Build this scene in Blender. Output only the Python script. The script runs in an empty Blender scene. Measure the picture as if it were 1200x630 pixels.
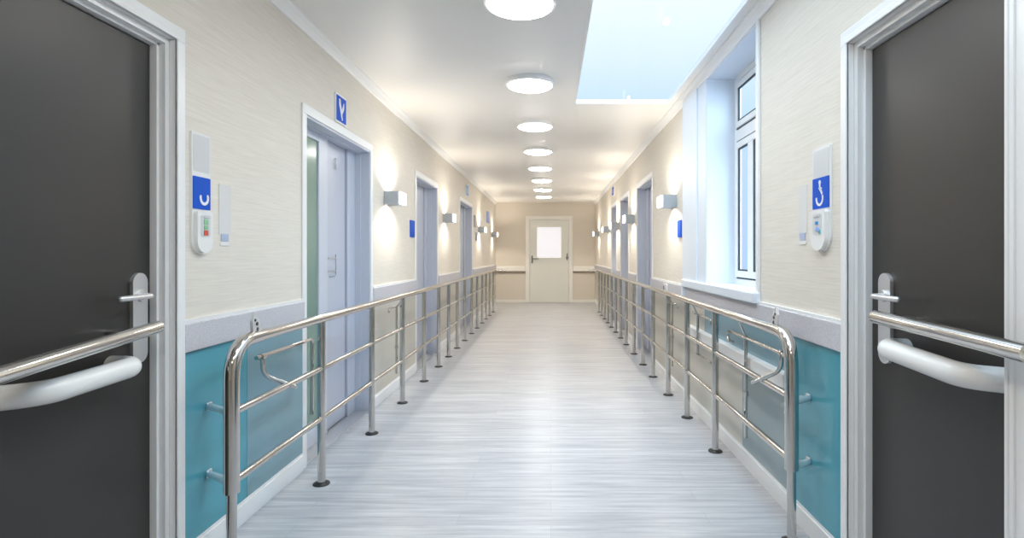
import bpy, bmesh, math, random
from mathutils import Vector, Matrix
random.seed(4)
PI = math.pi
C = bpy.context.scene.collection
WL, WR = 1.41, 1.13            # distance of the two side walls from the camera axis
H = 2.54                       # ceiling height
CAM = 1.22                     # eye height
YB, YE = -3.0, 14.1            # back end and far end of the corridor

# ------------------------------------------------------------------ materials
def new_mat(name):
    m = bpy.data.materials.new(name); m.use_nodes = True
    nt = m.node_tree; b = nt.nodes['Principled BSDF']
    return m, nt, b

def mix_col(nt, fac, a, b):
    n = nt.nodes.new('ShaderNodeMix'); n.data_type = 'RGBA'
    n.inputs['A'].default_value = (*a, 1); n.inputs['B'].default_value = (*b, 1)
    nt.links.new(fac, n.inputs['Factor'])
    return n.outputs['Result']

def noise(nt, scale=(1, 1, 1), s=5.0, detail=3.0, rough=0.5):
    tc = nt.nodes.new('ShaderNodeTexCoord'); mp = nt.nodes.new('ShaderNodeMapping')
    mp.inputs['Scale'].default_value = scale
    nt.links.new(tc.outputs['Object'], mp.inputs['Vector'])
    n = nt.nodes.new('ShaderNodeTexNoise'); n.inputs['Scale'].default_value = s
    n.inputs['Detail'].default_value = detail; n.inputs['Roughness'].default_value = rough
    nt.links.new(mp.outputs['Vector'], n.inputs['Vector'])
    return n.outputs['Fac']

def ramp(nt, fac, p0, p1):
    r = nt.nodes.new('ShaderNodeMapRange')
    r.inputs['From Min'].default_value = p0; r.inputs['From Max'].default_value = p1
    nt.links.new(fac, r.inputs['Value'])
    return r.outputs['Result']

def bump(nt, b, h, strength=0.1, dist=0.01):
    n = nt.nodes.new('ShaderNodeBump'); n.inputs['Strength'].default_value = strength
    n.inputs['Distance'].default_value = dist
    nt.links.new(h, n.inputs['Height']); nt.links.new(n.outputs['Normal'], b.inputs['Normal'])

def plain(name, col, rough=0.5, metal=0.0, var=0.04, nscale=40.0, coat=0.0, emit=None, estr=0.0, spec=0.5):
    m, nt, b = new_mat(name)
    f = noise(nt, s=nscale)
    c2 = tuple(min(1, c * (1 + var)) for c in col); c1 = tuple(c * (1 - var) for c in col)
    nt.links.new(mix_col(nt, f, c1, c2), b.inputs['Base Color'])
    b.inputs['Roughness'].default_value = rough; b.inputs['Metallic'].default_value = metal
    b.inputs['Coat Weight'].default_value = coat; b.inputs['Coat Roughness'].default_value = 0.08
    b.inputs['Specular IOR Level'].default_value = spec
    if emit:
        b.inputs['Emission Color'].default_value = (*emit, 1); b.inputs['Emission Strength'].default_value = estr
    return m

M = {}
def build_materials():
    # woven wallpaper with fine horizontal threads
    m, nt, b = new_mat('woven_wallpaper')
    f1 = noise(nt, (1.2, 1.2, 60), 4.0, 4, 0.6); f2 = noise(nt, (14, 14, 4), 6.0, 2)
    nt.links.new(mix_col(nt, ramp(nt, f1, 0.3, 0.7), (0.68, 0.63, 0.555), (0.785, 0.735, 0.66)), b.inputs['Base Color'])
    b.inputs['Roughness'].default_value = 0.62; b.inputs['Specular IOR Level'].default_value = 0.3
    ad = nt.nodes.new('ShaderNodeMath'); ad.operation = 'ADD'
    nt.links.new(f1, ad.inputs[0]); nt.links.new(f2, ad.inputs[1])
    bump(nt, b, ad.outputs[0], 0.12, 0.004)
    M['wallpaper'] = m
    M['end_wall'] = plain('beige_paint', (0.69, 0.63, 0.55), 0.55, var=0.02)
    M['ceiling'] = plain('ceiling_paint', (0.80, 0.78, 0.75), 0.45, var=0.01)
    M['white'] = plain('white_lacquer', (0.82, 0.82, 0.82), 0.3, var=0.01)
    M['daylit_white'] = plain('daylight_tinted_white', (0.74, 0.79, 0.86), 0.35, var=0.01)  # blue of the daylight put into the white of reveal, pilaster and sill
    M['lilac'] = plain('pale_lilac_lacquer', (0.51, 0.54, 0.63), 0.28, var=0.015)
    M['jamb'] = plain('cool_white_lacquer', (0.58, 0.61, 0.69), 0.3, var=0.015)
    # speckled grey chair rail
    m, nt, b = new_mat('speckled_rail_band')
    f = noise(nt, (1, 1, 1), 160.0, 2)
    nt.links.new(mix_col(nt, ramp(nt, f, 0.35, 0.65), (0.50, 0.49, 0.52), (0.62, 0.61, 0.65)), b.inputs['Base Color'])
    b.inputs['Roughness'].default_value = 0.5
    M['band'] = m
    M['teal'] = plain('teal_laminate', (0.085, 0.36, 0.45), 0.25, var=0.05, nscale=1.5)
    M['teal_reflecting'] = plain('teal_laminate_reflection', (0.21, 0.36, 0.42), 0.25, var=0.04, nscale=1.5)  # the teal panel greyed by its grazing reflection, put into the colour
    M['teal_reflecting_pale'] = plain('teal_laminate_pale_reflection', (0.30, 0.38, 0.40), 0.3, var=0.04, nscale=1.5)  # paler version of the teal, corridor reflection mixed into the colour
    M['cream'] = plain('cream_laminate', (0.60, 0.57, 0.50), 0.35, var=0.03, nscale=2)
    M['charcoal'] = plain('charcoal_door_skin', (0.027, 0.0245, 0.0225), 0.38, var=0.1, nscale=3)
    # brushed stainless
    m, nt, b = new_mat('stainless_steel')
    f = noise(nt, (1, 1, 1), 30.0, 2)
    nt.links.new(mix_col(nt, f, (0.56, 0.545, 0.52), (0.62, 0.605, 0.58)), b.inputs['Base Color'])
    b.inputs['Metallic'].default_value = 1; b.inputs['Roughness'].default_value = 0.11
    M['steel'] = m
    M['chrome'] = plain('polished_chrome', (0.85, 0.85, 0.86), 0.07, 1.0, var=0.01)
    M['satin'] = plain('satin_aluminium', (0.70, 0.70, 0.71), 0.35, 0.85, var=0.02)
    M['bracket'] = plain('bright_satin_metal', (0.85, 0.85, 0.86), 0.25, 0.55, var=0.02)
    M['dark_metal'] = plain('dark_grey_metal', (0.22, 0.22, 0.23), 0.35, 0.5)
    M['black'] = plain('black_rubber', (0.015, 0.015, 0.016), 0.4)
    M['dark'] = plain('dark_gasket', (0.02, 0.022, 0.025), 0.5)
    M['plastic'] = plain('white_plastic', (0.80, 0.80, 0.79), 0.25, var=0.01)
    M['grey_plastic'] = plain('pale_grey_plastic', (0.60, 0.61, 0.62), 0.3, var=0.02)
    M['blue'] = plain('sign_blue', (0.0015, 0.085, 0.55), 0.5, var=0.03, spec=0.15)
    M['sky_blue'] = plain('pale_sign_blue', (0.22, 0.35, 0.85), 0.3, var=0.03)
    M['cyan_blue'] = plain('cyan_sign_blue', (0.02, 0.28, 0.62), 0.3, var=0.03)
    M['red'] = plain('red_key', (0.65, 0.08, 0.05), 0.4)
    M['green'] = plain('green_key', (0.25, 0.55, 0.30), 0.4)
    M['aqua'] = plain('aqua_mark', (0.05, 0.45, 0.50), 0.4)
    M['sconce'] = plain('sconce_grey_metal', (0.42, 0.46, 0.50), 0.35, 0.3, var=0.02)
    M['glow'] = plain('opal_lamp_glow', (0.9, 0.9, 0.9), 0.3, emit=(1.0, 0.965, 0.90), estr=LAMP)
    M['sconce_glow'] = plain('opal_sconce_glow', (0.9, 0.9, 0.9), 0.3, emit=(1.0, 0.95, 0.88), estr=2.2)
    M['lit_pane'] = plain('frosted_lit_pane', (0.8, 0.8, 0.85), 0.3, emit=(0.80, 0.84, 0.95), estr=0.32)
    M['green_glass'] = plain('frosted_green_glass', (0.20, 0.30, 0.25), 0.15, var=0.02)
    M['end_door'] = plain('pale_door_paint', (0.73, 0.73, 0.68), 0.4, var=0.01)
    M['end_frame'] = plain('pale_frame_paint', (0.82, 0.80, 0.75), 0.4, var=0.01)
    M['bumper_shade'] = plain('bumper_shade_brown', (0.26, 0.20, 0.15), 0.4, var=0.05)  # shade below the end-wall bumper, done as a brown colour
    # thin clear glass
    m, nt, b = new_mat('clear_glass')
    out = nt.nodes['Material Output']; nt.nodes.remove(b)
    tr = nt.nodes.new('ShaderNodeBsdfTransparent'); gl = nt.nodes.new('ShaderNodeBsdfGlossy')
    gl.inputs['Roughness'].default_value = 0.02
    lw = nt.nodes.new('ShaderNodeLayerWeight'); lw.inputs['Blend'].default_value = 0.5
    pw = nt.nodes.new('ShaderNodeMath'); pw.operation = 'POWER'; pw.inputs[1].default_value = 5.0
    nt.links.new(lw.outputs['Facing'], pw.inputs[0])
    fr = nt.nodes.new('ShaderNodeMath'); fr.operation = 'MULTIPLY_ADD'; fr.inputs[1].default_value = 0.04; fr.inputs[2].default_value = 0.008
    nt.links.new(pw.outputs[0], fr.inputs[0])
    tr.inputs['Color'].default_value = (0.97, 0.99, 1.0, 1)
    mx = nt.nodes.new('ShaderNodeMixShader')
    nt.links.new(fr.outputs[0], mx.inputs[0]); nt.links.new(tr.outputs[0], mx.inputs[1]); nt.links.new(gl.outputs[0], mx.inputs[2])
    nt.links.new(mx.outputs[0], out.inputs['Surface'])
    M['glass'] = m
    # pale wood plank floor, boards laid across the corridor
    m, nt, b = new_mat('pale_plank_floor')
    tc = nt.nodes.new('ShaderNodeTexCoord')
    br = nt.nodes.new('ShaderNodeTexBrick')
    br.inputs['Color1'].default_value = (0.0, 0.0, 0.0, 1); br.inputs['Color2'].default_value = (1, 1, 1, 1)
    br.inputs['Mortar'].default_value = (0.5, 0.5, 0.5, 1)
    br.inputs['Scale'].default_value = 1.0; br.inputs['Mortar Size'].default_value = 0.0012
    br.inputs['Brick Width'].default_value = 1.15; br.inputs['Row Height'].default_value = 0.125
    br.offset = 0.37; br.inputs['Bias'].default_value = 0.0
    nt.links.new(tc.outputs['Object'], br.inputs['Vector'])
    g1 = noise(nt, (0.9, 16, 1), 2.2, 6, 0.65); g2 = noise(nt, (0.35, 5, 1), 2.0, 3, 0.5)
    base = mix_col(nt, ramp(nt, g1, 0.30, 0.64), (0.34, 0.355, 0.39), (0.60, 0.60, 0.61))
    mx = nt.nodes.new('ShaderNodeMix'); mx.data_type = 'RGBA'; mx.blend_type = 'MULTIPLY'
    mx.inputs['Factor'].default_value = 1.0
    nt.links.new(base, mx.inputs['A'])
    nt.links.new(mix_col(nt, br.outputs['Color'], (0.90, 0.90, 0.91), (1.0, 1.0, 1.0)), mx.inputs['B'])
    m2 = nt.nodes.new('ShaderNodeMix'); m2.data_type = 'RGBA'; m2.blend_type = 'MULTIPLY'; m2.inputs['Factor'].default_value = 1.0
    nt.links.new(mx.outputs['Result'], m2.inputs['A'])
    nt.links.new(mix_col(nt, ramp(nt, g2, 0.3, 0.7), (0.88, 0.88, 0.90), (1.06, 1.06, 1.05)), m2.inputs['B'])
    m3 = nt.nodes.new('ShaderNodeMix'); m3.data_type = 'RGBA'
    nt.links.new(br.outputs['Fac'], m3.inputs['Factor']); nt.links.new(m2.outputs['Result'], m3.inputs['A'])
    m3.inputs['B'].default_value = (0.36, 0.37, 0.40, 1)
    nt.links.new(m3.outputs['Result'], b.inputs['Base Color'])
    b.inputs['Roughness'].default_value = 0.34
    b.inputs['Specular IOR Level'].default_value = 0.55
    bump(nt, b, g1, 0.12, 0.003)
    M['floor'] = m

LAMP = 22.0
SKY_FILL = 3.5
EXPOSURE = 0.5
build_materials()

# ------------------------------------------------------------------ geometry helpers
def nb(): return bmesh.new()

def box(bm, x0, x1, y0, y1, z0, z1, bev=0.0):
    x0, x1 = min(x0, x1), max(x0, x1); y0, y1 = min(y0, y1), max(y0, y1); z0, z1 = min(z0, z1), max(z0, z1)
    t = bmesh.new()
    r = bmesh.ops.create_cube(t, size=1)
    for v in t.verts:
        v.co = Vector(((x0 + x1) / 2 + v.co.x * (x1 - x0), (y0 + y1) / 2 + v.co.y * (y1 - y0), (z0 + z1) / 2 + v.co.z * (z1 - z0)))
    if bev > 0:
        bv = min(bev, 0.45 * min(x1 - x0, y1 - y0, z1 - z0))
        bmesh.ops.bevel(t, geom=list(t.edges), offset=bv, segments=2, affect='EDGES', profile=0.5)
    merge(bm, t)

def merge(bm, t):
    mp = {}
    for v in t.verts: mp[v] = bm.verts.new(v.co)
    for f in t.faces:
        nf = bm.faces.new([mp[v] for v in f.verts]); nf.smooth = f.smooth
    t.free()

def fillet(pts, r, steps=8):
    pts = [Vector(p) for p in pts]
    out = [pts[0]]
    for i in range(1, len(pts) - 1):
        p, a, b = pts[i], pts[i - 1], pts[i + 1]
        d1 = (a - p); d2 = (b - p)
        rr = r[i - 1] if isinstance(r, (list, tuple)) else r
        if rr <= 0: out.append(p); continue
        k = min(rr, d1.length * 0.49, d2.length * 0.49)
        s = p + d1.normalized() * k; e = p + d2.normalized() * k
        for j in range(steps + 1):
            u = j / steps
            out.append(s * (1 - u) ** 2 + p * 2 * u * (1 - u) + e * u * u)
    out.append(pts[-1])
    return out

def tube(bm, pts, r, n=16, dome=False):
    pts = [Vector(p) for p in pts]
    rs = list(r) if isinstance(r, (list, tuple)) else [r] * len(pts)
    if dome:
        d0 = (pts[0] - pts[1]).normalized(); d1 = (pts[-1] - pts[-2]).normalized()
        a0 = [(pts[0] + d0 * rs[0] * math.sin(t), rs[0] * math.cos(t)) for t in (1.45, 1.1, 0.75, 0.4)]
        a1 = [(pts[-1] + d1 * rs[-1] * math.sin(t), rs[-1] * math.cos(t)) for t in (0.4, 0.75, 1.1, 1.45)]
        pts = [p for p, _ in a0] + pts + [p for p, _ in a1]
        rs = [q for _, q in a0] + rs + [q for _, q in a1]
    tan = []
    for i in range(len(pts)):
        a = pts[max(0, i - 1)]; b = pts[min(len(pts) - 1, i + 1)]
        tan.append((b - a).normalized())
    up = Vector((0, 0, 1)) if abs(tan[0].z) < 0.9 else Vector((1, 0, 0))
    nrm = (up - tan[0] * up.dot(tan[0])).normalized()
    rings = []
    for i, p in enumerate(pts):
        nrm = (nrm - tan[i] * nrm.dot(tan[i])).normalized()
        bi = tan[i].cross(nrm)
        rings.append([bm.verts.new(p + (nrm * math.cos(2 * PI * k / n) + bi * math.sin(2 * PI * k / n)) * rs[i]) for k in range(n)])
    for a, b in zip(rings, rings[1:]):
        for k in range(n):
            f = bm.faces.new((a[k], a[(k + 1) % n], b[(k + 1) % n], b[k])); f.smooth = True
    for ring, flip in ((rings[0], True), (rings[-1], False)):
        cap = [bm.verts.new(v.co) for v in ring]
        bm.faces.new(cap[::-1] if flip else cap)

def lathe(bm, c, prof, n=48, smooth=False):
    """prof: (radius, z) from top to bottom about the vertical through c"""
    rings = []
    for r, z in prof:
        rings.append([bm.verts.new((c[0] + r * math.cos(2 * PI * k / n), c[1] + r * math.sin(2 * PI * k / n), c[2] + z)) for k in range(n)])
    for a, b in zip(rings, rings[1:]):
        for k in range(n):
            f = bm.faces.new((a[k], a[(k + 1) % n], b[(k + 1) % n], b[k])); f.smooth = smooth
    bm.faces.new(rings[0]); bm.faces.new(rings[-1][::-1])

def wx(side, p): return side * ((WL if side < 0 else WR) - p)     # x of a point p metres out from a side wall

def wbox(bm, side, y0, y1, z0, z1, p0, p1, bev=0.0):
    box(bm, wx(side, p0), wx(side, p1), y0, y1, z0, z1, bev)

def plate(bm, side, uc, zc, outline, p0, p1):
    """a flat solid on a side wall: outline in (u to the viewer's right, v up) metres about (uc, zc)"""
    s = 1 if side < 0 else -1
    lo = [bm.verts.new((wx(side, p0), uc + s * u, zc + v)) for u, v in outline]
    hi = [bm.verts.new((wx(side, p1), uc + s * u, zc + v)) for u, v in outline]
    n = len(lo)
    for k in range(n): bm.faces.new((lo[k], lo[(k + 1) % n], hi[(k + 1) % n], hi[k]))
    bm.faces.new(hi); bm.faces.new(lo[::-1])

def rrect(w, h, r, n=5, rb=None):
    rb = r if rb is None else rb
    o = []
    for cx, cy, a0, rr in ((1, 1, 0, r), (-1, 1, 90, r), (-1, -1, 180, rb), (1, -1, 270, rb)):
        for k in range(n + 1):
            a = math.radians(a0 + 90 * k / n)
            o.append((cx * (w / 2 - rr) + rr * math.cos(a), cy * (h / 2 - rr) + rr * math.sin(a)))
    return o

def ribbon(pts, w):
    """outline of a flat stroke along 2D pts with width w (number or list)"""
    n = len(pts); ws = w if isinstance(w, (list, tuple)) else [w] * n
    L, R = [], []
    for i in range(n):
        a = Vector(pts[max(0, i - 1)]); b = Vector(pts[min(n - 1, i + 1)])
        d = (b - a).normalized(); q = Vector((-d.y, d.x)) * ws[i] / 2
        p = Vector(pts[i]); L.append(tuple(p + q)); R.append(tuple(p - q))
    return L + R[::-1]

def disc(r, n=16, cx=0, cy=0): return [(cx + r * math.cos(2 * PI * k / n), cy + r * math.sin(2 * PI * k / n)) for k in range(n)]
def arc(r, a0, a1, n=14, cx=0, cy=0):
    return [(cx + r * math.cos(math.radians(a0 + (a1 - a0) * k / n)), cy + r * math.sin(math.radians(a0 + (a1 - a0) * k / n))) for k in range(n + 1)]

def origin_of(o):
    v = Vector((0, 0, 0))
    while o is not None: v += o.location; o = o.parent
    return v

def obj(name, bm, mat, parent=None, loc=None, label=None):
    """link bm (world coordinates) as one mesh object; loc = its origin (default: the parent's)"""
    bmesh.ops.recalc_face_normals(bm, faces=bm.faces[:])
    base = origin_of(parent) if parent else Vector((0, 0, 0))
    o_at = Vector(loc) if loc is not None else base
    for v in bm.verts: v.co -= o_at
    me = bpy.data.meshes.new(name); bm.to_mesh(me); bm.free()
    me.materials.append(mat)
    o = bpy.data.objects.new(name, me); C.objects.link(o)
    if parent: o.parent = parent
    o.location = o_at - base
    if label: o['label'] = label
    return o

def tag(o, label=None, cat=None, group=None, kind=None):
    if label: o['label'] = label
    if cat: o['category'] = cat
    if group: o['group'] = group
    if kind: o['kind'] = kind
    return o

def empty(name, loc):
    o = bpy.data.objects.new(name, None); C.objects.link(o); o.location = loc; o.empty_display_size = 0.05
    return o

def copy_tree(o, parent=None):
    c = o.copy(); C.objects.link(c)
    if parent: c.parent = parent
    for ch in list(o.children): copy_tree(ch, c)
    return c

def struct(name, bm, mat): return tag(obj(name, bm, mat), kind='structure')
def wbx(args, **k):
    bm = nb(); wbox(bm, *args, **k); return bm

# ------------------------------------------------------------------ room shell
T = 0.25
bm = nb(); box(bm, -WL - T, WR + T, YB - T, YE + T, -0.2, 0); struct('floor', bm, M['floor'])
SX0, SX1, SY0, SY1 = 0.205, 1.035, 0.35, 4.85        # skylight opening
bm = nb()
zt = H + 0.03
box(bm, -WL - T, SX0, YB - T, YE + T, H, zt); box(bm, SX1, WR + T, YB - T, YE + T, H, zt)
box(bm, SX0, SX1, YB - T, SY0, H, zt); box(bm, SX0, SX1, SY1, YE + T, H, zt)
struct('ceiling', bm, M['ceiling'])

left_doors = [(0.86, 2.105, 2.07), (3.133, 4.375, 2.08), (5.746, 6.917, 2.10), (8.526, 9.95, 2.12)]
right_doors = [(1.29, 2.12, 2.06), (6.12, 7.28, 2.14), (8.0, 8.98, 2.14), (9.45, 10.3, 2.14)]
CW = 0.055                                           # casing width
WIN = (3.02, 4.0, 1.0, 2.49)
def wall_mesh(side, doors, wins):
    bm = nb(); T = 0.25 if side < 0 else 0.212
    holes = [(a + CW, b - CW, 0.0, z - CW) for a, b, z in doors] + wins
    ys = sorted({YB, YE} | {h[0] for h in holes} | {h[1] for h in holes})
    for a, b in zip(ys, ys[1:]):
        hs = [h for h in holes if h[0] <= a + 1e-6 and h[1] >= b - 1e-6]
        if not hs: wbox(bm, side, a, b, 0, H, -T, 0)
        for h in hs:
            if h[2] > 0: wbox(bm, side, a, b, 0, h[2], -T, 0)
            wbox(bm, side, a, b, h[3], H, -T, 0)
    return bm
struct('wall_left', wall_mesh(-1, left_doors, []), M['wallpaper'])
struct('wall_right', wall_mesh(1, right_doors, [WIN]), M['wallpaper'])
ED = (-0.64, 0.555, 2.20)                            # far door casing, x0 x1 top
bm = nb()
box(bm, -WL - T, ED[0] + 0.08, YE, YE + T, 0, H); box(bm, ED[1] - 0.08, WR + T, YE, YE + T, 0, H)
box(bm, ED[0] + 0.08, ED[1] - 0.08, YE, YE + T, ED[2] - 0.08, H)
struct('wall_end', bm, M['end_wall'])
bm = nb(); box(bm, -WL - T, WR + T, YB - T, YB, 0, H); struct('wall_back', bm, M['end_wall'])

# cornices
def cornice(bm, side, y0, y1):
    prof = [(0, 0), (0, -0.055), (0.012, -0.055), (0.018, -0.04), (0.03, -0.022), (0.044, -0.012), (0.05, -0.006), (0.05, 0)]
    a = [bm.verts.new((wx(side, p), y0, H + z)) for p, z in prof]; b = [bm.verts.new((wx(side, p), y1, H + z)) for p, z in prof]
    n = len(a)
    for k in range(n): bm.faces.new((a[k], a[(k + 1) % n], b[(k + 1) % n], b[k]))
    bm.faces.new(a); bm.faces.new(b[::-1])
for i, s in enumerate((-1, 1)):
    bm = nb(); cornice(bm, s, YB, YE); struct(f'trim_{i + 1}', bm, M['white'])

def spans(doors, y0=YB, y1=YE):
    out = []; y = y0
    for a, b, _ in doors: out.append((y, a)); y = b
    out.append((y, y1)); return out

# baseboards
for s, nm, ds in ((-1, 'baseboard_left', left_doors), (1, 'baseboard_right', right_doors)):
    bm = nb()
    for a, b in spans(ds):
        wbox(bm, s, a, b, 0, 0.085, 0, 0.014); wbox(bm, s, a, b, 0.085, 0.1, 0, 0.008)
    struct(nm, bm, M['white'])
bm = nb()
for a, b in ((-WL + 0.015, ED[0]), (ED[1], WR - 0.015)): box(bm, a, b, YE - 0.014, YE, 0, 0.075)
struct('baseboard_end', bm, M['end_frame'])

# chair-rail bands with a thin white cap line, and the laminate below them
for k, (s, ds) in enumerate(((-1, left_doors), (1, right_doors))):
    bm = nb(); bc = nb()
    for a, b in spans(ds):
        wbox(bm, s, a, b, 0.845, 0.955, 0, 0.022, bev=0.004)
        wbox(bc, s, a, b, 0.955, 0.968, 0, 0.016)
    struct(f'trim_{3 + 2 * k}', bm, M['band']); struct(f'trim_{4 + 2 * k}', bc, M['white'])
def dado(n, s, a, b, mat, z0=0.1, z1=0.845):
    struct(f'trim_{n}', wbx((s, a, b, z0, z1, 0, 0.007)), mat)
dado(7, -1, 2.105, 2.56, M['teal']); dado(8, -1, 2.563, 3.133, M['teal_reflecting'])
dado(9, 1, 2.12, 2.62, M['teal'])
dado(10, 1, 2.623, 4.05, M['teal_reflecting'], 0.66, 0.845); dado(11, 1, 2.623, 3.25, M['teal_reflecting_pale'], 0.1, 0.565)
n = 12
for s, ds in ((-1, left_doors), (1, right_doors)):
    bm = nb()
    for a, b in spans(ds):
        if a < 2.0: continue
        if s < 0 and a < 2.2: continue
        if s > 0 and a < 2.2:
            wbox(bm, s, 3.253, 4.45, 0.1, 0.565, 0, 0.007); wbox(bm, s, 4.053, 4.45, 0.66, 0.845, 0, 0.007); wbox(bm, s, 4.45, b, 0.1, 0.845, 0, 0.007)
        else: wbox(bm, s, a, b, 0.1, 0.845, 0, 0.007)
    struct(f'trim_{n}', bm, M['cream']); n += 1
struct('trim_14', wbx((1, 2.585, 4.45, 0.565, 0.66, 0, 0.05), bev=0.006), M['white'])    # white ledge along the window-side wall

# ------------------------------------------------------------------ skylight
t = tag(empty('window_1', ((SX0 + SX1) / 2, (SY0 + SY1) / 2, H)), 'long glazed skylight in the ceiling showing pale blue sky', 'skylight', kind='structure')
bm = nb(); w = 0.014
box(bm, SX0, SX0 + w, SY0, SY1, H - 0.004, zt); box(bm, SX1 - w, SX1, SY0, SY1, H - 0.004, zt)
box(bm, SX0 + w, SX1 - w, SY0, SY0 + w, H - 0.004, zt); box(bm, SX0 + w, SX1 - w, SY1 - w, SY1, H - 0.004, zt)
obj('frame', bm, M['white'], t)
bm = nb(); box(bm, SX0 + w, SX1 - w, SY0 + w, SY1 - w, H + 0.006, H + 0.014); obj('pane', bm, M['glass'], t)

# ------------------------------------------------------------------ window in the side wall
y0, y1, z0, z1 = WIN
t = tag(empty('window_2', (WR, (y0 + y1) / 2, z0)), 'tall white window with a top light, set deep in the wall', 'window', kind='structure')
bm = nb(); D = -0.19                                   # depth of the window frame in the wall
def ring(bm, ya, yb, za, zb, w, p0, p1, bev=0.004):
    wbox(bm, 1, ya, ya + w, za, zb, p0, p1, bev); wbox(bm, 1, yb - w, yb, za, zb, p0, p1, bev)
    wbox(bm, 1, ya + w, yb - w, za, za + w, p0, p1, bev); wbox(bm, 1, ya + w, yb - w, zb - w, zb, p0, p1, bev)
ZT = 2.06
ring(bm, y0, y1, z0 + 0.0, z1, 0.05, D - 0.02, D)
wbox(bm, 1, y0 + 0.05, y1 - 0.05, ZT - 0.04, ZT + 0.04, D - 0.02, D, 0.004)
fr = obj('window_frame', bm, M['white'], t)
bm = nb()
ring(bm, y0 + 0.062, y1 - 0.062, z0 + 0.062, ZT - 0.052, 0.045, D - 0.02, D + 0.012)
wbox(bm, 1, 3.60, 3.69, z0 + 0.107, ZT - 0.097, D - 0.02, D + 0.012, 0.004)
obj('casement_sash', bm, M['white'], t)
bm = nb(); ring(bm, y0 + 0.062, y1 - 0.062, ZT + 0.052, z1 - 0.062, 0.04, D - 0.02, D + 0.01); obj('toplight_sash', bm, M['white'], t)
bm = nb()
ring(bm, y0 + 0.05, y1 - 0.05, z0 + 0.05, ZT - 0.04, 0.014, D - 0.02, D - 0.006, 0); ring(bm, y0 + 0.05, y1 - 0.05, ZT + 0.04, z1 - 0.05, 0.014, D - 0.02, D - 0.006, 0)
ring(bm, 3.689, y1 - 0.106, z0 + 0.106, ZT - 0.096, 0.012, D - 0.006, D + 0.006, 0); ring(bm, y0 + 0.106, 3.601, z0 + 0.106, ZT - 0.096, 0.012, D - 0.006, D + 0.006, 0)
ring(bm, y0 + 0.1, y1 - 0.1, ZT + 0.09, z1 - 0.1, 0.012, D - 0.006, D + 0.006, 0)
obj('gasket', bm, M['dark'], t, label='dark rubber gasket')
bm = nb(); wbox(bm, 1, y0 + 0.08, y1 - 0.08, z0 + 0.08, ZT - 0.07, D - 0.004, D + 0.002); wbox(bm, 1, y0 + 0.08, y1 - 0.08, ZT + 0.07, z1 - 0.08, D - 0.004, D + 0.002)
obj('pane', bm, M['glass'], t)
# reveal lining
bm = nb()
wbox(bm, 1, y1 - 0.012, y1, z0, z1, D, 0.006); wbox(bm, 1, y0, y0 + 0.012, z0, z1, D, 0.006); wbox(bm, 1, y0 + 0.012, y1 - 0.012, z1 - 0.012, z1, D, 0.006)
obj('reveal_lining', bm, M['daylit_white'], t)
bm = nb()
wbox(bm, 1, y0 - 0.035, y0 + 0.006, z0 - 0.03, H - 0.056, 0, 0.014, 0.003)                       # near casing
obj('casing', bm, M['white'], t)
bm = nb()
wbox(bm, 1, y1 - 0.006, y1 + 0.22, z0 - 0.02, H - 0.056, 0, 0.012, 0.004); wbox(bm, 1, y1 + 0.22, y1 + 0.66, z0 - 0.02, H - 0.056, 0, 0.024, 0.006)
obj('pilaster', bm, M['daylit_white'], t, label='broad white pilaster beside the window')
bm = nb()
wbox(bm, 1, y0 + 0.012, y1 - 0.012, z0, z0 + 0.012, D, 0.03, 0); wbox(bm, 1, y0 - 0.04, y1 + 0.62, z0 - 0.045, z0 + 0.014, 0, 0.045, 0.006)
wbox(bm, 1, y1 + 0.58, y1 + 0.62, z0 - 0.16, z0 - 0.045, 0, 0.045, 0.006)
obj('window_sill', bm, M['daylit_white'], t)

# ------------------------------------------------------------------ near charcoal doors
def lever_set(t, side, yh, z, plane, zlo, zhi, wdt, direction, length):
    """escutcheon plate with a lever; plane = protrusion of the door face"""
    bm = nb(); plate(bm, side, yh, (zlo + zhi) / 2, rrect(wdt, zhi - zlo, wdt * 0.48, 6), plane, plane + 0.012)
    pl = obj('handle_plate', bm, M['satin'], t, label='satin metal back plate')
    bm = nb()
    x = lambda p: wx(side, plane + p)
    tube(bm, [(x(0.012), yh, z), (x(0.022), yh, z)], 0.021, 20)
    tube(bm, fillet([(x(0.02), yh, z), (x(0.055), yh, z), (x(0.06), yh + direction * length, z)], 0.02), 0.0095, 14, dome=True)
    obj('lever_handle', bm, M['satin'], pl)

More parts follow.
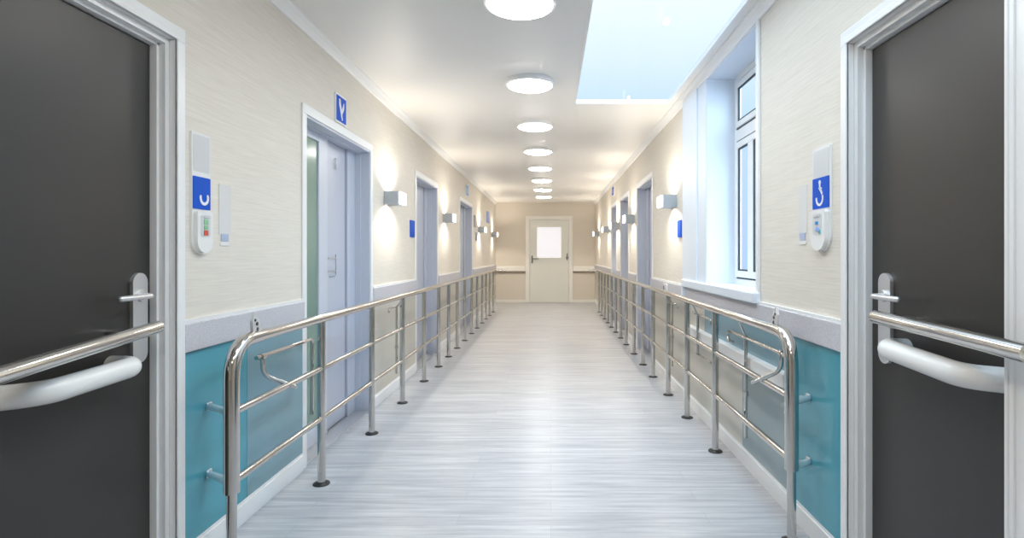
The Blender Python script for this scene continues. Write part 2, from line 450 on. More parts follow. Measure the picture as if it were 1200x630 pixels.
def near_door(n, side, y0, y1, ztop, label, pb, gt):
    X = WL if side < 0 else WR
    t = tag(empty(f'door_{n}', (wx(side, 0), (y0 + y1) / 2, 0)), label, 'door', kind='structure')
    # stepped casing
    bm = nb(); a, b, z = y0, y1, ztop
    for ya, yb in ((a, a + CW), (b - CW, b)): wbox(bm, side, ya, yb, 0, z - CW, 0, 0.024, 0.003)
    wbox(bm, side, a, b, z - CW, z, 0, 0.024, 0.003)
    for w, p in ((0.012, 0.032), (0.026, 0.029)):
        o = CW - w
        wbox(bm, side, b - CW, b - CW + w, 0, z - CW, 0.02, p, 0.003); wbox(bm, side, a + o, a + CW, 0, z - CW, 0.02, p, 0.003)
        wbox(bm, side, a + o, b - o, z - CW, z - CW + w, 0.02, p, 0.003)
    obj('casing', bm, M['white'], t)
    bm = nb(); L = 0.022
    wbox(bm, side, a + CW, a + CW + L, 0, z - CW, -0.14, 0.0); wbox(bm, side, b - CW - L, b - CW, 0, z - CW, -0.14, 0.0)
    wbox(bm, side, a + CW + L, b - CW - L, z - CW - L, z - CW, -0.14, 0.0)
    wbox(bm, side, b - CW - L - 0.012, b - CW - L, 0, z - CW - L, -0.14, -0.022, 0.002)
    wbox(bm, side, a + CW + L, a + CW + L + 0.012, 0, z - CW - L, -0.14, -0.022, 0.002)
    wbox(bm, side, a + CW + L, b - CW - L, z - CW - L - 0.012, z - CW - L, -0.14, -0.022, 0.002)
    obj('door_frame', bm, M['white'], t)
    e = CW + L + 0.012
    PF = -0.045
    lf = obj('leaf', wbx((side, a + e + 0.003, b - e - 0.003, 0.006, z - e - 0.003, PF - 0.045, PF), bev=0.002), M['charcoal'], t)
    bm = nb(); wbox(bm, side, a + CW, b - CW, 0, z - CW, -0.2, -0.15); obj('backing', bm, M['dark'], t)
    ye = b - e
    lever_set(lf, side, ye - (0.065 if side < 0 else 0.095), 1.075, PF, 0.84, 1.155, 0.07, -1, 0.15)
    # steel push bar on brackets
    bm = nb(); tube(bm, [Vector(p) for p in pb], 0.0225, 20, dome=False); bar = obj('push_bar', bm, M['steel'], lf)
    bm = nb()
    for q in (0.12, 0.93):
        p = Vector(pb[0]).lerp(Vector(pb[-1]), q)
        tube(bm, [(wx(side, PF if a + e < p.y else 0.02), p.y, p.z), (p.x, p.y, p.z)], 0.012, 12)
    obj('bracket', bm, M['steel'], bar)
    bm = nb(); tube(bm, fillet(gt, [0.04] + [0.12] * (len(gt) - 3), 8) if len(gt) > 3 else fillet(gt, 0.1), 0.033, 22, dome=True)
    obj('grab_handle', bm, M['plastic'], lf, label='white tubular grab handle')

near_door(1, -1, *left_doors[0], 'dark charcoal door in white frame across from the window wall, beside the red and green call panel',
          [(-1.365, 1.925, 0.968), (-1.265, 1.05, 0.925)],
          [(-1.452, 1.835, 0.853), (-1.37, 1.825, 0.853), (-1.355, 1.49, 0.848), (-1.452, 1.43, 0.846)])
near_door(2, 1, *right_doors[0], 'dark charcoal door in white frame on the window wall, beside the wheelchair sign panel',
          [(1.095, 1.87, 1.01), (1.045, 1.21, 1.003)],
          [(1.172, 1.83, 0.91), (1.09, 1.81, 0.915), (1.085, 1.46, 0.90), (1.172, 1.40, 0.90)])

# ------------------------------------------------------------------ recessed side doors
def side_door(n, side, y0, y1, ztop, label, wide=False):
    t = tag(empty(f'door_{n}', (wx(side, 0), (y0 + y1) / 2, 0)), label, 'door', kind='structure')
    a, b, z = y0, y1, ztop
    bm = nb()
    wbox(bm, side, a, a + CW, 0, z - CW, 0, 0.009, 0.003); wbox(bm, side, b - CW, b, 0, z - CW, 0, 0.009, 0.003); wbox(bm, side, a, b, z - CW, z, 0, 0.009, 0.003)
    obj('casing', bm, M['white'], t)
    a, b, z = a + CW, b - CW, z - CW
    R = -0.115
    bm = nb()
    wbox(bm, side, a, a + 0.012, 0, z, R - 0.06, 0.0); wbox(bm, side, b - 0.012, b, 0, z, R - 0.06, 0.0); wbox(bm, side, a + 0.012, b - 0.012, z - 0.012, z, R - 0.06, 0.0)
    # stop beads that step the lining
    wbox(bm, side, b - 0.02, b - 0.012, 0, z - 0.012, R - 0.06, R + 0.05); wbox(bm, side, a + 0.012, a + 0.02, 0, z - 0.012, R - 0.06, R + 0.05)
    wbox(bm, side, a + 0.02, b - 0.02, z - 0.02, z - 0.012, R - 0.06, R + 0.05)
    obj('frame_lining', bm, M['jamb'], t)
    a, b, z = a + 0.02, b - 0.02, z - 0.02
    obj('threshold', wbx((side, a, b, 0, 0.008, R - 0.06, -0.005)), M['satin'], t)
    k = 0.50 * (b - a) if wide else 0.25 * (b - a)
    # sidelight with tinted glass
    bm = nb(); g = 0.05
    wbox(bm, side, a, a + g, 0.008, z, R - 0.05, R + 0.014, 0.003); wbox(bm, side, a + k - 0.14 if wide else a + k - g, a + k, 0.008, z, R - 0.05, R + 0.014, 0.003)
    kk = 0.14 if wide else g
    wbox(bm, side, a + g, a + k - kk, z - 0.05, z, R - 0.05, R + 0.014, 0.003); wbox(bm, side, a + g, a + k - kk, 0.008, 0.11, R - 0.05, R + 0.014, 0.003)
    sl = obj('sidelight_frame', bm, M['jamb'], t)
    obj('glass_panel', wbx((side, a + g, a + k - kk, 0.11, z - 0.05, R - 0.02, R + 0.004)), M['green_glass'] if wide else M['lilac'], sl, label='frosted green glass' if wide else None)
    # main leaf and fixed post
    lf = obj('leaf', wbx((side, a + k + 0.004, b - 0.16, 0.012, z - 0.004, R - 0.05, R - 0.012), bev=0.003), M['lilac'], t)
    bm = nb(); wbox(bm, side, b - 0.155, b, 0.008, z, R - 0.05, R + 0.006, 0.003); obj('fixed_post', bm, M['lilac'], t)
    obj('backing', wbx((side, a - 0.02, b + 0.02, 0, z + 0.02, R - 0.12, R - 0.06)), M['dark'], t)
    # recessed pull and a small hook
    pf = R - 0.012; yc = a + k + 0.14; zc = 1.15
    bm = nb()
    for dz in (-0.045, 0.045): wbox(bm, side, yc - 0.07, yc + 0.07, zc + dz - 0.004, zc + dz + 0.004, pf, pf + 0.006)
    wbox(bm, side, yc + 0.062, yc + 0.07, zc - 0.07, zc + 0.07, pf, pf + 0.006); wbox(bm, side, yc - 0.05, yc + 0.05, zc - 0.085, zc - 0.079, pf, pf + 0.006)
    obj('pull_handle', bm, M['satin'], lf)
    if wide:
        bm = nb(); x = wx(side, pf + 0.012); yy = a + k + 0.19
        tube(bm, [(wx(side, pf), yy, 1.90), (x, yy, 1.90), (x, yy, 1.86)] , 0.004, 8)
        tube(bm, [(x, yy + 0.016 * math.sin(q), 1.845 + 0.016 * math.cos(q)) for q in [PI * j / 8 for j in range(0, 13)]], 0.004, 8)
        obj('hook', bm, M['satin'], lf)

side_door(3, -1, *left_doors[1], 'wide pale lilac door with a frosted green glass sidelight', True)
side_door(4, -1, *left_doors[2], 'pale lilac door across from the window wall, second beyond the charcoal door')
side_door(5, -1, *left_doors[3], 'pale lilac door across from the window wall, farthest along it')
side_door(6, 1, *right_doors[1], 'pale lilac door on the window wall, first beyond the window')
side_door(7, 1, *right_doors[2], 'pale lilac door on the window wall, second beyond the window')
side_door(8, 1, *right_doors[3], 'pale lilac door on the window wall, third beyond the window')

# ------------------------------------------------------------------ far door and end-wall bumper rails
t = tag(empty('door_9', ((ED[0] + ED[1]) / 2, YE, 0)), 'pale grey door with a white lit window at the corridor end', 'door', kind='structure')
bm = nb(); a, b, z = ED; c = 0.09
box(bm, a, a + c, YE - 0.025, YE, 0, z - c, 0.004); box(bm, b - c, b, YE - 0.025, YE, 0, z - c, 0.004); box(bm, a, b, YE - 0.025, YE, z - c, z, 0.004)
box(bm, a + 0.078, a + c + 0.012, YE, YE + 0.1, 0, z - c); box(bm, b - c - 0.012, b - 0.078, YE, YE + 0.1, 0, z - c); box(bm, a + c + 0.012, b - c - 0.012, YE, YE + 0.1, z - c - 0.012, z - 0.078)
obj('casing', bm, M['end_frame'], t)
a, b, z = a + c + 0.016, b - c - 0.016, z - c - 0.016
bm = nb(); vx0, vx1, vz0, vz1 = -0.362, 0.275, 1.125, 1.925
f0, f1 = YE + 0.012, YE + 0.055
box(bm, a, vx0, f0, f1, 0.006, z); box(bm, vx1, b, f0, f1, 0.006, z); box(bm, vx0, vx1, f0, f1, 0.006, vz0); box(bm, vx0, vx1, f0, f1, vz1, z)
lf = obj('leaf', bm, M['end_door'], t)
bm = nb(); box(bm, vx0, vx1, f0 + 0.012, f0 + 0.02, vz0, vz1); obj('vision_pane', bm, M['lit_pane'], lf, label='bright frosted window pane')
bm = nb(); w = 0.014
box(bm, vx0, vx0 + w, f0 - 0.004, f0 + 0.012, vz0, vz1); box(bm, vx1 - w, vx1, f0 - 0.004, f0 + 0.012, vz0, vz1)
box(bm, vx0 + w, vx1 - w, f0 - 0.004, f0 + 0.012, vz0, vz0 + w); box(bm, vx0 + w, vx1 - w, f0 - 0.004, f0 + 0.012, vz1 - w, vz1)
obj('pane_bead', bm, M['end_frame'], lf)
bm = nb(); box(bm, -0.495, -0.455, f0 - 0.01, f0, 1.0, 1.19, 0.004)
tube(bm, fillet([(-0.475, f0 - 0.005, 1.115), (-0.475, f0 - 0.05, 1.115), (-0.31, f0 - 0.055, 1.115)], 0.02), 0.012, 10)
obj('lever_handle', bm, M['dark_metal'], lf, label='grey metal lever handle')
bm = nb(); box(bm, 0.385, 0.445, f0 - 0.02, f0, 1.10, 1.17, 0.004); box(bm, 0.40, 0.43, f0 - 0.014, f0, 1.17, 1.25, 0.004)
tube(bm, [(0.415, f0 - 0.03, 1.06), (0.415, f0 - 0.03, 1.10), (0.415, f0 - 0.01, 1.11)], 0.008, 8)
obj('door_lock', bm, M['dark_metal'], lf)
bm = nb(); box(bm, ED[0], ED[1], YE + 0.14, YE + 0.2, 0, ED[2]); obj('backing', bm, M['dark'], t)
for x0, x1, lb in ((-WL, ED[0] - 0.005, 'pale bumper rail with its underside shade as a brown strip on the end wall, lever handle side of the door'),
                   (ED[1] + 0.005, WR, 'pale bumper rail with its underside shade as a brown strip on the end wall, lock side of the door')):
    r = tag(empty('bumper_rail', ((x0 + x1) / 2, YE, 0.85)), lb, 'bumper rail', 'bumper rails on the end wall')
    bm = nb(); box(bm, x0, x1, YE - 0.045, YE, 0.797, 0.92, 0.012); obj('bumper', bm, M['end_frame'], r)
    bm = nb(); box(bm, x0, x1, YE - 0.04, YE, 0.755, 0.796, 0.01); obj('shade_strip', bm, M['bumper_shade'], r, label='brown strip standing in for the shade under the bumper')  # the strip draws the shadow beneath the bumper

# ------------------------------------------------------------------ stainless handrails
def handrail(side, rx, posts, label, near_y):
    t = tag(empty('handrail', (side * rx, near_y, 0)), label, 'handrail', 'steel handrails along the corridor')
    X = side * rx; ZR = 0.88; last = posts[-1]
    W = WL if side < 0 else WR
    # top rail: sleeve up from the near post, bend, long run, return at the far end
    path = fillet([(X, near_y, 0.31), (X, near_y, ZR), (X, last, ZR - 0.005), (X - side * 0.0, last + 0.22, ZR - 0.01)], [0.14, 0.0], 12)
    rad = []
    for p in path:
        k = min(1, max(0, (p.y - near_y) / 0.35)); rad.append(0.0285 - 0.0055 * k)
    # denser first straight so the taper stays local
    bm = nb(); tube(bm, path[:-2] + [Vector((X, near_y + 0.35, ZR))] + path[-2:], rad[:-2] + [0.023] + rad[-2:], 20)
    obj('top_rail', bm, M['steel'], t)
    bm = nb(); e = last + 0.22
    tube(bm, fillet([(X, e - 0.01, ZR - 0.01), (X, e + 0.12, ZR - 0.01), (X - side * 0.22, e + 0.16, ZR - 0.01)], 0.08), 0.023, 14, dome=True)
    obj('end_return', bm, M['steel'], t)
    bm = nb(); tube(bm, [(X, near_y, 0.006), (X, near_y, 0.325)], 0.0185, 18); ep = obj('end_post', bm, M['steel'], t)
    bm = nb(); lathe(bm, (X, near_y, 0), [(0.02, 0.014), (0.042, 0.009), (0.045, 0.0)], 24); obj('base_flange', bm, M['black'], ep, label='black base flange')
    for z, r in ((0.615, 0.0155), (0.35, 0.0155)):
        bm = nb(); tube(bm, [(X, near_y, z), (X, last, z)], r, 14); obj('mid_rail', bm, M['steel'], t)
    for y in posts:
        bm = nb(); tube(bm, [(X, y, 0.01), (X, y, ZR - 0.004)], 0.0205, 16)
        p = obj('post', bm, M['steel'], t, loc=(X, y, 0))
        bm = nb(); lathe(bm, (X, y, 0), [(0.027, 0.012), (0.030, 0.009), (0.040, 0.008), (0.043, 0.005), (0.043, 0.0)], 28); obj('base_flange', bm, M['black'], p, label='black base flange')
    # wall brackets from the near post
    for z in (0.60, 0.325):
        dy = 0.15 if side < 0 else 0.06
        q = fillet([(X, near_y, z), (X + side * 0.075, near_y + dy * 0.55, z), (side * (W - 0.0075), near_y + dy, z)], 0.05)
        bm = nb(); tube(bm, q, 0.014, 14); br = obj('wall_bracket', bm, M['bracket'], t)
        i0 = Vector((X, near_y, z)); d = (q[1] - q[0]).normalized()
        bm = nb(); tube(bm, [i0 + d * 0.024, i0 + d * 0.055], 0.018, 14); obj('collar', bm, M['bracket'], br)
        bm = nb(); box(bm, side * (W - 0.016), side * (W - 0.007), near_y + dy - 0.016, near_y + dy + 0.016, z - 0.016, z + 0.016, 0.003); obj('wall_plate', bm, M['bracket'], br)
    # leaf-shaped clip standing on the rail behind the bend
    cy = near_y + 0.17; bm = nb()
    o = [(-0.022, 0), (0.02, 0), (0.026, 0.02), (0.012, 0.045), (-0.012, 0.085), (-0.026, 0.05)]
    s = 1 if side < 0 else -1
    lo = [bm.verts.new((X - 0.006, cy + u * 1.2, ZR + 0.02 + v)) for u, v in o]; hi = [bm.verts.new((X + 0.006, cy + u * 1.2, ZR + 0.02 + v)) for u, v in o]
    for k in range(len(o)): bm.faces.new((lo[k], lo[(k + 1) % len(o)], hi[(k + 1) % len(o)], hi[k]))
    bm.faces.new(hi); bm.faces.new(lo[::-1])
    cl = obj('rail_clip', bm, M['bracket'], t, label='small leaf-shaped chrome clip')
    bm = nb()
    for u, v, r in ((0.002, 0.034, 0.008), (0.006, 0.012, 0.007), (-0.012, 0.05, 0.006)):
        tube(bm, [(X - 0.008, cy + u, ZR + 0.02 + v), (X + 0.008, cy + u, ZR + 0.02 + v)], r, 12)
    obj('clip_hole', bm, M['black'], cl)
    return t

def hook_rail(t, side, hx, y0, y1, z, rx, down):
    """slim rod behind the rail with a curved drop hook near the bend"""
    X = side * hx
    bm = nb()
    if down:      # rod that turns down to the mid rail
        pts = fillet([(X, y0 - 0.05, z + 0.003), (X, y1, z), (X, y1, 0.36)], 0.03)
    else:
        curl = [(X, y1 + 0.06 * math.sin(q), z - 0.03 + 0.03 * math.cos(q)) for q in [PI * k / 10 for k in range(0, 13)]]
        pts = [(side * rx, 2.35, z), (X, y0, z)] + curl
    tube(bm, pts, 0.0095, 12)
    r = obj('hook_rod', bm, M['steel'], t, label='slim steel rod behind the top rail')
    bm = nb()
    tube(bm, fillet([(X, y0, z), (X, y0 + 0.01, z - 0.085), (X - side * 0.085, y0 + 0.13, z - 0.165)], 0.06), 0.0105, 12, dome=True)
    obj('drop_hook', bm, M['steel'], r)
    bm = nb(); tube(bm, [(X, y0 - 0.014, z), (X, y0 + 0.014, z)], 0.015, 12); obj('collar', bm, M['steel'], r)

def hanging_rod(t, side, hx, y, z0, z1, bar, collar=None, low_bar=None):
    """vertical rod hung behind the rail from a short arm"""
    X = side * hx; bm = nb()
    tube(bm, [(X, y, z0), (X, y, z1)], 0.0095, 12)
    r = obj('hanging_rod', bm, M['steel'], t, label='slim vertical steel rod behind the rail')
    if bar:
        bm = nb(); tube(bm, fillet([(X, y - bar[0], z1 - 0.03), (X, y - bar[0], z1), (X, y + bar[1], z1)], 0.02), 0.008, 10); obj('cross_bar', bm, M['steel'], r)
    if low_bar:
        bm = nb(); tube(bm, [(X, y - low_bar, z0), (X, y + 0.02, z0)], 0.008, 10); obj('cross_bar', bm, M['steel'], r)
    if collar:
        bm = nb(); tube(bm, [(X, y, collar - 0.012), (X, y, collar + 0.012)], 0.015, 12); obj('collar', bm, M['steel'], r)
    # link up to the top rail
    rx = abs(t.location.x)
    bm = nb(); tube(bm, [(X, y, z1 - 0.01), (side * rx, y, 0.875)], 0.006, 8); obj('link', bm, M['steel'], r)

lposts = [2.95, 3.78, 4.56, 5.34, 6.03, 6.62, 7.22, 7.86, 8.55, 9.18, 9.86, 10.45, 11.05, 11.75]
rposts = [3.44, 4.15, 4.82, 5.53, 6.14, 6.80, 7.5, 8.1, 8.7, 9.3, 9.9, 10.5, 11.1, 11.7]
hl = handrail(-1, 1.22, lposts, 'stainless steel handrail along the wall across from the window', 2.12)
hr = handrail(1, 1.02, rposts, 'stainless steel handrail along the window wall', 2.35)
hook_rail(hl, -1, 1.285, 2.47, 2.985, 0.765, 1.22, True)
hook_rail(hr, 1, 1.065, 2.56, 3.28, 0.765, 1.02, False)
hanging_rod(hl, -1, 1.285, 4.62, 0.23, 0.79, (0.22, 0.1), 0.45)
hanging_rod(hr, 1, 1.065, 3.03, 0.22, 0.78, None, 0.46)
hanging_rod(hr, 1, 1.065, 4.02, 0.50, 0.785, (0.33, 0.15), None, 0.33)
hanging_rod(hr, 1, 1.065, 4.86, 0.24, 0.795, (0.2, 0.18), 0.5)

# ------------------------------------------------------------------ ceiling lights
def make_ceiling_light(y):
    c = (-0.16, y, H)
    t = empty('ceiling_light', c)
    bm = nb(); lathe(bm, c, [(0.185, 0.0), (0.1875, -0.012), (0.1875, -0.03), (0.182, -0.036), (0.170, -0.037), (0.168, -0.030)], 64)
    obj('rim', bm, M['white'], t)
    bm = nb(); lathe(bm, c, [(0.168, -0.028), (0.167, -0.040), (0.150, -0.048), (0.10, -0.054), (0.04, -0.056)], 64)
    obj('diffuser', bm, M['glow'], t, label='glowing opal diffuser')
    return t
ords = ['first', 'second', 'third', 'fourth', 'fifth', 'sixth', 'seventh', 'eighth']
first = make_ceiling_light(2.86)
for i in range(-3, 8):
    o = first if i == 0 else copy_tree(first)
    o.location.y = 2.86 + 1.368 * i
    if i < 0: tag(o, 'unseen round ceiling light, added to brighten the near end', 'ceiling light', 'added ceiling lights out of view')  # extra lamps out of view, added to light the near end
    elif i == 0: tag(o, 'round ceiling light cut off by the top edge of the photo', 'ceiling light', 'round ceiling lights')
    elif i == 7: tag(o, 'round ceiling light closest to the end wall, last of the row', 'ceiling light', 'round ceiling lights')
    else: tag(o, f'{ords[i]} round ceiling light in the row, counted towards the end wall' + (', beside the skylight end' if i == 1 else ''), 'ceiling light', 'round ceiling lights')

# ------------------------------------------------------------------ wall sconces
SPOT = 14.0
def make_sconce():
    t = empty('wall_sconce', (0, 0, 0))                  # built at the origin: wall plane x = 0, room towards +x
    w, h, d, th = 0.095, 0.055, 0.125, 0.006
    bm = nb(); box(bm, 0, 0.012, -w, w, -h, h, 0.002); obj('back_plate', bm, M['sconce'], t)
    bm = nb()
    box(bm, 0.012, d, -w, -w + th, -h, h); box(bm, 0.012, d, w - th, w, -h, h); box(bm, d - th, d, -w + th, w - th, -h, h)
    obj('shade', bm, M['sconce'], t)
    bm = nb(); box(bm, d - 0.001, d + 0.018, -w + 0.004, w - 0.004, -h + 0.004, h - 0.004, 0.004); obj('front_diffuser', bm, M['sconce_glow'], t, label='glowing white front')
    for s, nm in ((1, 'up_lamp'), (-1, 'down_lamp')):
        bm = nb(); tube(bm, [(0.065, 0, s * 0.012), (0.065, 0, s * 0.030)], 0.025, 16); obj('bulb', bm, M['sconce_glow'], t)
        ld = bpy.data.lights.new(nm, 'SPOT'); ld.energy = SPOT; ld.spot_size = math.radians(158); ld.spot_blend = 0.6
        ld.shadow_soft_size = 0.02; ld.color = (1.0, 0.91, 0.77)
        lo = bpy.data.objects.new(nm, ld); C.objects.link(lo); lo.parent = t
        lo.location = (0.075, 0, s * 0.050); lo.rotation_euler = (PI if s > 0 else 0, 0, 0)
    return t
SC = make_sconce(); k = 0
for side, y, lb in ((-1, 4.68, 'glowing wall sconce between the green-glass door and the lilac door after it'),
                    (-1, 7.24, 'glowing wall sconce across from the window wall, second from the green-glass door'),
                    (-1, 10.75, 'glowing wall sconce across from the window wall, just past its last door'),
                    (-1, 13.2, 'glowing wall sconce across from the window wall, in the corner by the end wall'),
                    (1, 4.97, 'large glowing wall sconce next to the window, above the small blue sign'),
                    (1, 7.46, 'glowing wall sconce on the window wall, just past its first lilac door'),
                    (1, 9.2, 'glowing wall sconce on the window wall, between its second and third lilac doors'),
                    (1, 10.62, 'glowing wall sconce on the window wall, just past its third lilac door'),
                    (1, 12.9, 'glowing wall sconce on the window wall, closest to the end wall')):
    o = SC if k == 0 else copy_tree(SC); k += 1
    o.location = (wx(side, 0), y + (0.095 if side < 0 else 0.095), 1.70)
    o.rotation_euler = (0, 0, 0 if side < 0 else PI)
    tag(o, lb, 'wall sconce', 'wall sconces')

# ------------------------------------------------------------------ signs and panels on the walls
def sign(side, y, z, w, h, mat, glyphs, label, border=True, name='wall_sign', cat='sign', group=None, white_edge=False):
    t = tag(empty(name, (wx(side, 0), y, z)), label, cat, group)
    bm = nb(); plate(bm, side, y, z, rrect(w, h, 0.006, 3), 0, 0.010); obj('backing', bm, M['white'] if border else mat, t)
    if border:
        bd = 0.012
        bm = nb(); plate(bm, side, y, z, rrect(w - 2 * bd, h - 2 * bd, 0.003, 2), 0.010, 0.0125); obj('face', bm, mat, t)
    if glyphs:
        bm = nb(); p = 0.0125 if border else 0.010
        for g in glyphs: plate(bm, side, y, z, g, p - 0.001, p + 0.0015)
        obj('symbol', bm, M['white'], t, label='white symbol')
    return t

# blue door sign with a pale forked shape above the green-glass door
sign(-1, 3.705, 2.185, 0.19, 0.19, M['blue'],
     [ribbon([(-0.035, 0.065), (-0.03, 0.03), (-0.012, -0.005), (0.012, -0.07)], [0.02, 0.032, 0.03, 0.014]),
      ribbon([(0.04, 0.05), (0.03, 0.015), (0.006, -0.02)], [0.01, 0.026, 0.02])],
     'blue sign with a white forked symbol above the green-glass door', group='blue wall signs')
sign(-1, 5.625, 1.48, 0.17, 0.17, M['blue'], None, 'plain blue sign beside the second lilac door, past the wall sconce', border=False, group='blue wall signs')
sign(-1, 9.3, 2.29, 0.24, 0.19, M['cyan_blue'], [ribbon([(0.0, 0.05), (0.0, 0.0), (0.02, -0.05)], 0.035)], 'small cyan-blue sign with a pale mark above the last lilac door', group='blue wall signs')
sign(-1, 12.4, 2.05, 0.45, 0.25, M['sky_blue'], None, 'pale blue sign high on the wall between the last two sconces', border=False, group='blue wall signs')
sign(1, 4.85, 1.445, 0.13, 0.15, M['blue'], None, 'plain blue sign under the sconce next to the window', border=False, group='blue wall signs')
sign(1, 10.0, 2.36, 0.30, 0.17, M['blue'], [ribbon([(0.0, 0.04), (0.0, -0.04)], 0.05)], 'small blue sign above the third lilac door of the window wall', group='blue wall signs')

# tall call panels beside the charcoal doors
def call_panel(side, y, ztop, zbot, w, label, glyphs, keys):
    zc = (ztop + zbot) / 2; h = ztop - zbot
    t = tag(empty('call_panel', (wx(side, 0), y, zc)), label, 'call panel', 'tall call panels')
    bm = nb(); plate(bm, side, y, zc, rrect(w, h, 0.004, 8, rb=w * 0.47), 0, 0.009); obj('backing', bm, M['plastic'], t)
    bm = nb(); plate(bm, side, y, ztop - 0.083, rrect(w * 0.86, 0.145, 0.004, 2), 0.009, 0.0105); obj('name_slot', bm, M['grey_plastic'], t, label='blank pale grey slot')
    zb = zbot + 0.243
    bm = nb(); plate(bm, side, y, zb, rrect(w * 0.92, 0.128, 0.003, 2), 0.009, 0.0125); f = obj('sign_face', bm, M['blue'], t, label='blue sign face')
    bm = nb()
    for g in glyphs: plate(bm, side, y, zb, g, 0.0120, 0.0140)
    obj('symbol', bm, M['white'], f, label='white symbol')
    hh = 0.165
    bm = nb(); plate(bm, side, y, zbot + 0.005 + hh / 2, rrect(w * 0.84, hh, 0.012, 10, rb=w * 0.40), 0.009, 0.026)
    bmesh.ops.bevel(bm, geom=[e for e in bm.edges if all(abs(v.co.x - wx(side, 0.026)) < 1e-5 for v in e.verts)], offset=0.005, segments=3, affect='EDGES')
    u = obj('call_unit', bm, M['plastic'], t)
    s = 0.10
    bm = nb(); plate(bm, side, y, zbot + 0.112, rrect(w * 0.5, 0.088, 0.006, 4, rb=0.012), 0.0255, 0.0275); obj('inset', bm, M['grey_plastic'], u)
    for dz, du, ww, hh2, mat in keys:
        bm = nb(); plate(bm, side, y + (1 if side < 0 else -1) * du, zbot + dz, rrect(ww, hh2, 0.002, 2), 0.027, 0.0295); obj('key', bm, mat, u)
    return t
lg = [ribbon(arc(0.024, -205, 35, 16, 0.012, -0.018), [0.006] + [0.012] * 15 + [0.006])]
call_panel(-1, 2.224, 1.705, 1.222, 0.118, 'tall white panel with blue crescent sign and red and green keys', lg,
           [(0.128, 0.0, 0.026, 0.022, M['green']), (0.105, 0.0, 0.026, 0.016, M['green']), (0.084, 0.0, 0.026, 0.02, M['red']), (0.146, 0.0, 0.03, 0.005, M['satin'])])
rg = [disc(0.009, 14, -0.004, 0.044), ribbon([(-0.004, 0.036), (-0.003, 0.018), (0.010, 0.004), (0.016, -0.006)], [0.010, 0.012, 0.011, 0.010]),
      ribbon([(-0.012, 0.020), (0.014, 0.018)], 0.006), ribbon(arc(0.027, -190, 25, 16, -0.006, -0.022), 0.0105)]
call_panel(1, 2.3, 1.665, 1.232, 0.15, 'tall white panel with blue wheelchair symbol beside the charcoal door', rg,
           [(0.118, 0.0, 0.022, 0.014, M['cyan_blue']), (0.100, -0.014, 0.02, 0.014, M['grey_plastic']), (0.092, 0.006, 0.02, 0.014, M['sky_blue']),
            (0.082, 0.024, 0.012, 0.018, M['aqua']), (0.146, 0.0, 0.045, 0.007, M['satin'])])

# faint plate holders next to the panels
def holder(side, y, ztop, zbot, w, label):
    t = tag(empty('wall_placard', (wx(side, 0), y, (ztop + zbot) / 2)), label, 'name plate', 'pale plate holders')
    bm = nb(); plate(bm, side, y, (ztop + zbot + 0.05) / 2, rrect(w, ztop - zbot - 0.05, 0.003, 2), 0, 0.003); obj('backing', bm, M['clear'], t)
    bm = nb(); plate(bm, side, y, zbot + 0.036, rrect(w * 0.62, 0.032, 0.002, 2), 0, 0.004); obj('tab', bm, M['pale_blue'], t, label='pale blue tab')
    bm = nb(); plate(bm, side, y, zbot + 0.009, rrect(w * 0.8, 0.016, 0.002, 2), 0, 0.004); obj('foot_strip', bm, M['plastic'], t)
M['clear'] = plain('translucent_pale_plastic', (0.72, 0.71, 0.70), 0.15, var=0.02)
M['pale_blue'] = plain('pale_blue_tab', (0.42, 0.50, 0.66), 0.4, var=0.05)
holder(-1, 2.396, 1.52, 1.257, 0.085, 'pale plate holder beside the red and green call panel')
holder(1, 2.485, 1.53, 1.265, 0.085, 'pale plate holder beside the wheelchair symbol panel')

# dark narrow devices past the last door
t = tag(empty('wall_device', (wx(-1, 0), 10.2, 1.5)), 'narrow dark grey wall device between the last lilac door and the sconce', 'wall device')
bm = nb(); wbox(bm, -1, 10.13, 10.25, 1.72, 1.94, 0, 0.03, 0.008); obj('upper_unit', bm, M['sconce'], t)
bm = nb(); wbox(bm, -1, 10.35, 10.47, 1.48, 1.64, 0, 0.03, 0.008); obj('lower_unit', bm, M['sconce'], t)
bm = nb(); wbox(bm, -1, 10.24, 10.36, 1.60, 1.74, 0, 0.012, 0.003); obj('joining_strip', bm, M['plastic'], t)

# socket plate on the chair rail
t = tag(empty('wall_socket', (wx(1, 0.022), 5.36, 0.90)), 'small white double socket on the grey rail band past the window', 'socket')
bm = nb(); plate(bm, 1, 5.36, 0.90, rrect(0.17, 0.07, 0.006, 3), 0.022, 0.030); obj('face_plate', bm, M['plastic'], t)
for d in (-0.04, 0.04):
    bm = nb(); plate(bm, 1, 5.36 + d, 0.90, rrect(0.04, 0.04, 0.012, 4), 0.030, 0.032); obj('outlet', bm, M['dark'] if d > 0 else M['grey_plastic'], t)

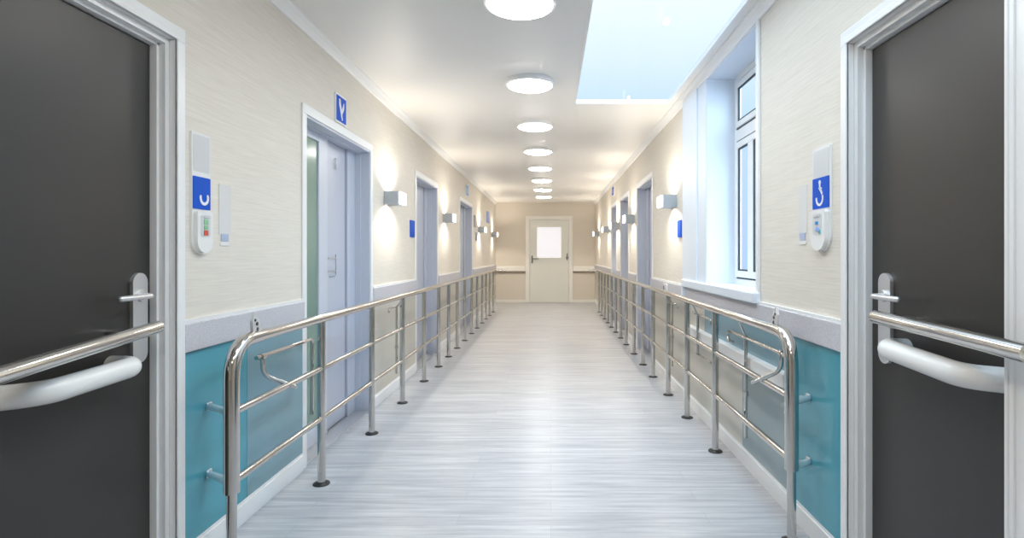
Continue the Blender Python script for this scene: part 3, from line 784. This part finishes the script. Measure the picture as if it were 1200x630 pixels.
# ------------------------------------------------------------------ sky, camera, colour
w = bpy.data.worlds.new('sky'); bpy.context.scene.world = w; w.use_nodes = True
nt = w.node_tree; bg = nt.nodes['Background']
tc = nt.nodes.new('ShaderNodeTexCoord'); sp = nt.nodes.new('ShaderNodeSeparateXYZ'); cr = nt.nodes.new('ShaderNodeValToRGB')
nt.links.new(tc.outputs['Generated'], sp.inputs[0]); nt.links.new(sp.outputs['Z'], cr.inputs[0]); nt.links.new(cr.outputs[0], bg.inputs['Color'])
e = cr.color_ramp.elements
e[0].position = 0.0; e[0].color = (0.54, 0.71, 1.0, 1)
e[1].position = 1.0; e[1].color = (3.0, 3.4, 3.8, 1)
for p, c in ((0.24, (0.64, 0.85, 1.08)), (0.33, (0.84, 0.98, 1.12)), (0.42, (1.0, 1.08, 1.14)), (0.6, (1.5, 1.75, 2.0))):
    q = cr.color_ramp.elements.new(p); q.color = (*c, 1)
bg.inputs['Strength'].default_value = 1.0 / 2 ** EXPOSURE
# broad brighter side of the sky, added out of view for the window reveals
dp = nt.nodes.new('ShaderNodeVectorMath'); dp.operation = 'DOT_PRODUCT'
nt.links.new(tc.outputs['Generated'], dp.inputs[0]); dp.inputs[1].default_value = Vector((0.55, -0.62, 0.56)).normalized()
mr = nt.nodes.new('ShaderNodeMapRange'); mr.interpolation_type = 'SMOOTHSTEP'
mr.inputs['From Min'].default_value = 0.1; mr.inputs['From Max'].default_value = 1.0; mr.inputs['To Max'].default_value = SKY_FILL
nt.links.new(dp.outputs['Value'], mr.inputs['Value'])
b2 = nt.nodes.new('ShaderNodeBackground'); b2.inputs['Color'].default_value = (0.56, 0.79, 1.0, 1)
nt.links.new(mr.outputs['Result'], b2.inputs['Strength'])
ad = nt.nodes.new('ShaderNodeAddShader'); nt.links.new(bg.outputs[0], ad.inputs[0]); nt.links.new(b2.outputs[0], ad.inputs[1])
nt.links.new(ad.outputs[0], nt.nodes['World Output'].inputs['Surface'])

cam = bpy.data.cameras.new('camera'); co = bpy.data.objects.new('camera', cam); C.objects.link(co)
co.location = (0, 0, CAM); co.rotation_euler = (PI / 2, 0, 0)
cam.sensor_width = 36; cam.sensor_fit = 'HORIZONTAL'; cam.lens = 650 / 1200 * 36
cam.shift_x = -45.5 / 1200; cam.shift_y = -17.0 / 1200
cam.clip_start = 0.05
sc = bpy.context.scene; sc.camera = co
sc.view_settings.view_transform = 'Standard'; sc.view_settings.look = 'None'
sc.view_settings.exposure = EXPOSURE; sc.view_settings.gamma = 1; sc.view_settings.use_curve_mapping = False
sc.cycles.use_denoising = True; sc.cycles.max_bounces = 10; sc.cycles.diffuse_bounces = 6; sc.cycles.glossy_bounces = 5
sc.cycles.sample_clamp_indirect = 6; sc.cycles.caustics_reflective = False; sc.cycles.blur_glossy = 0.5
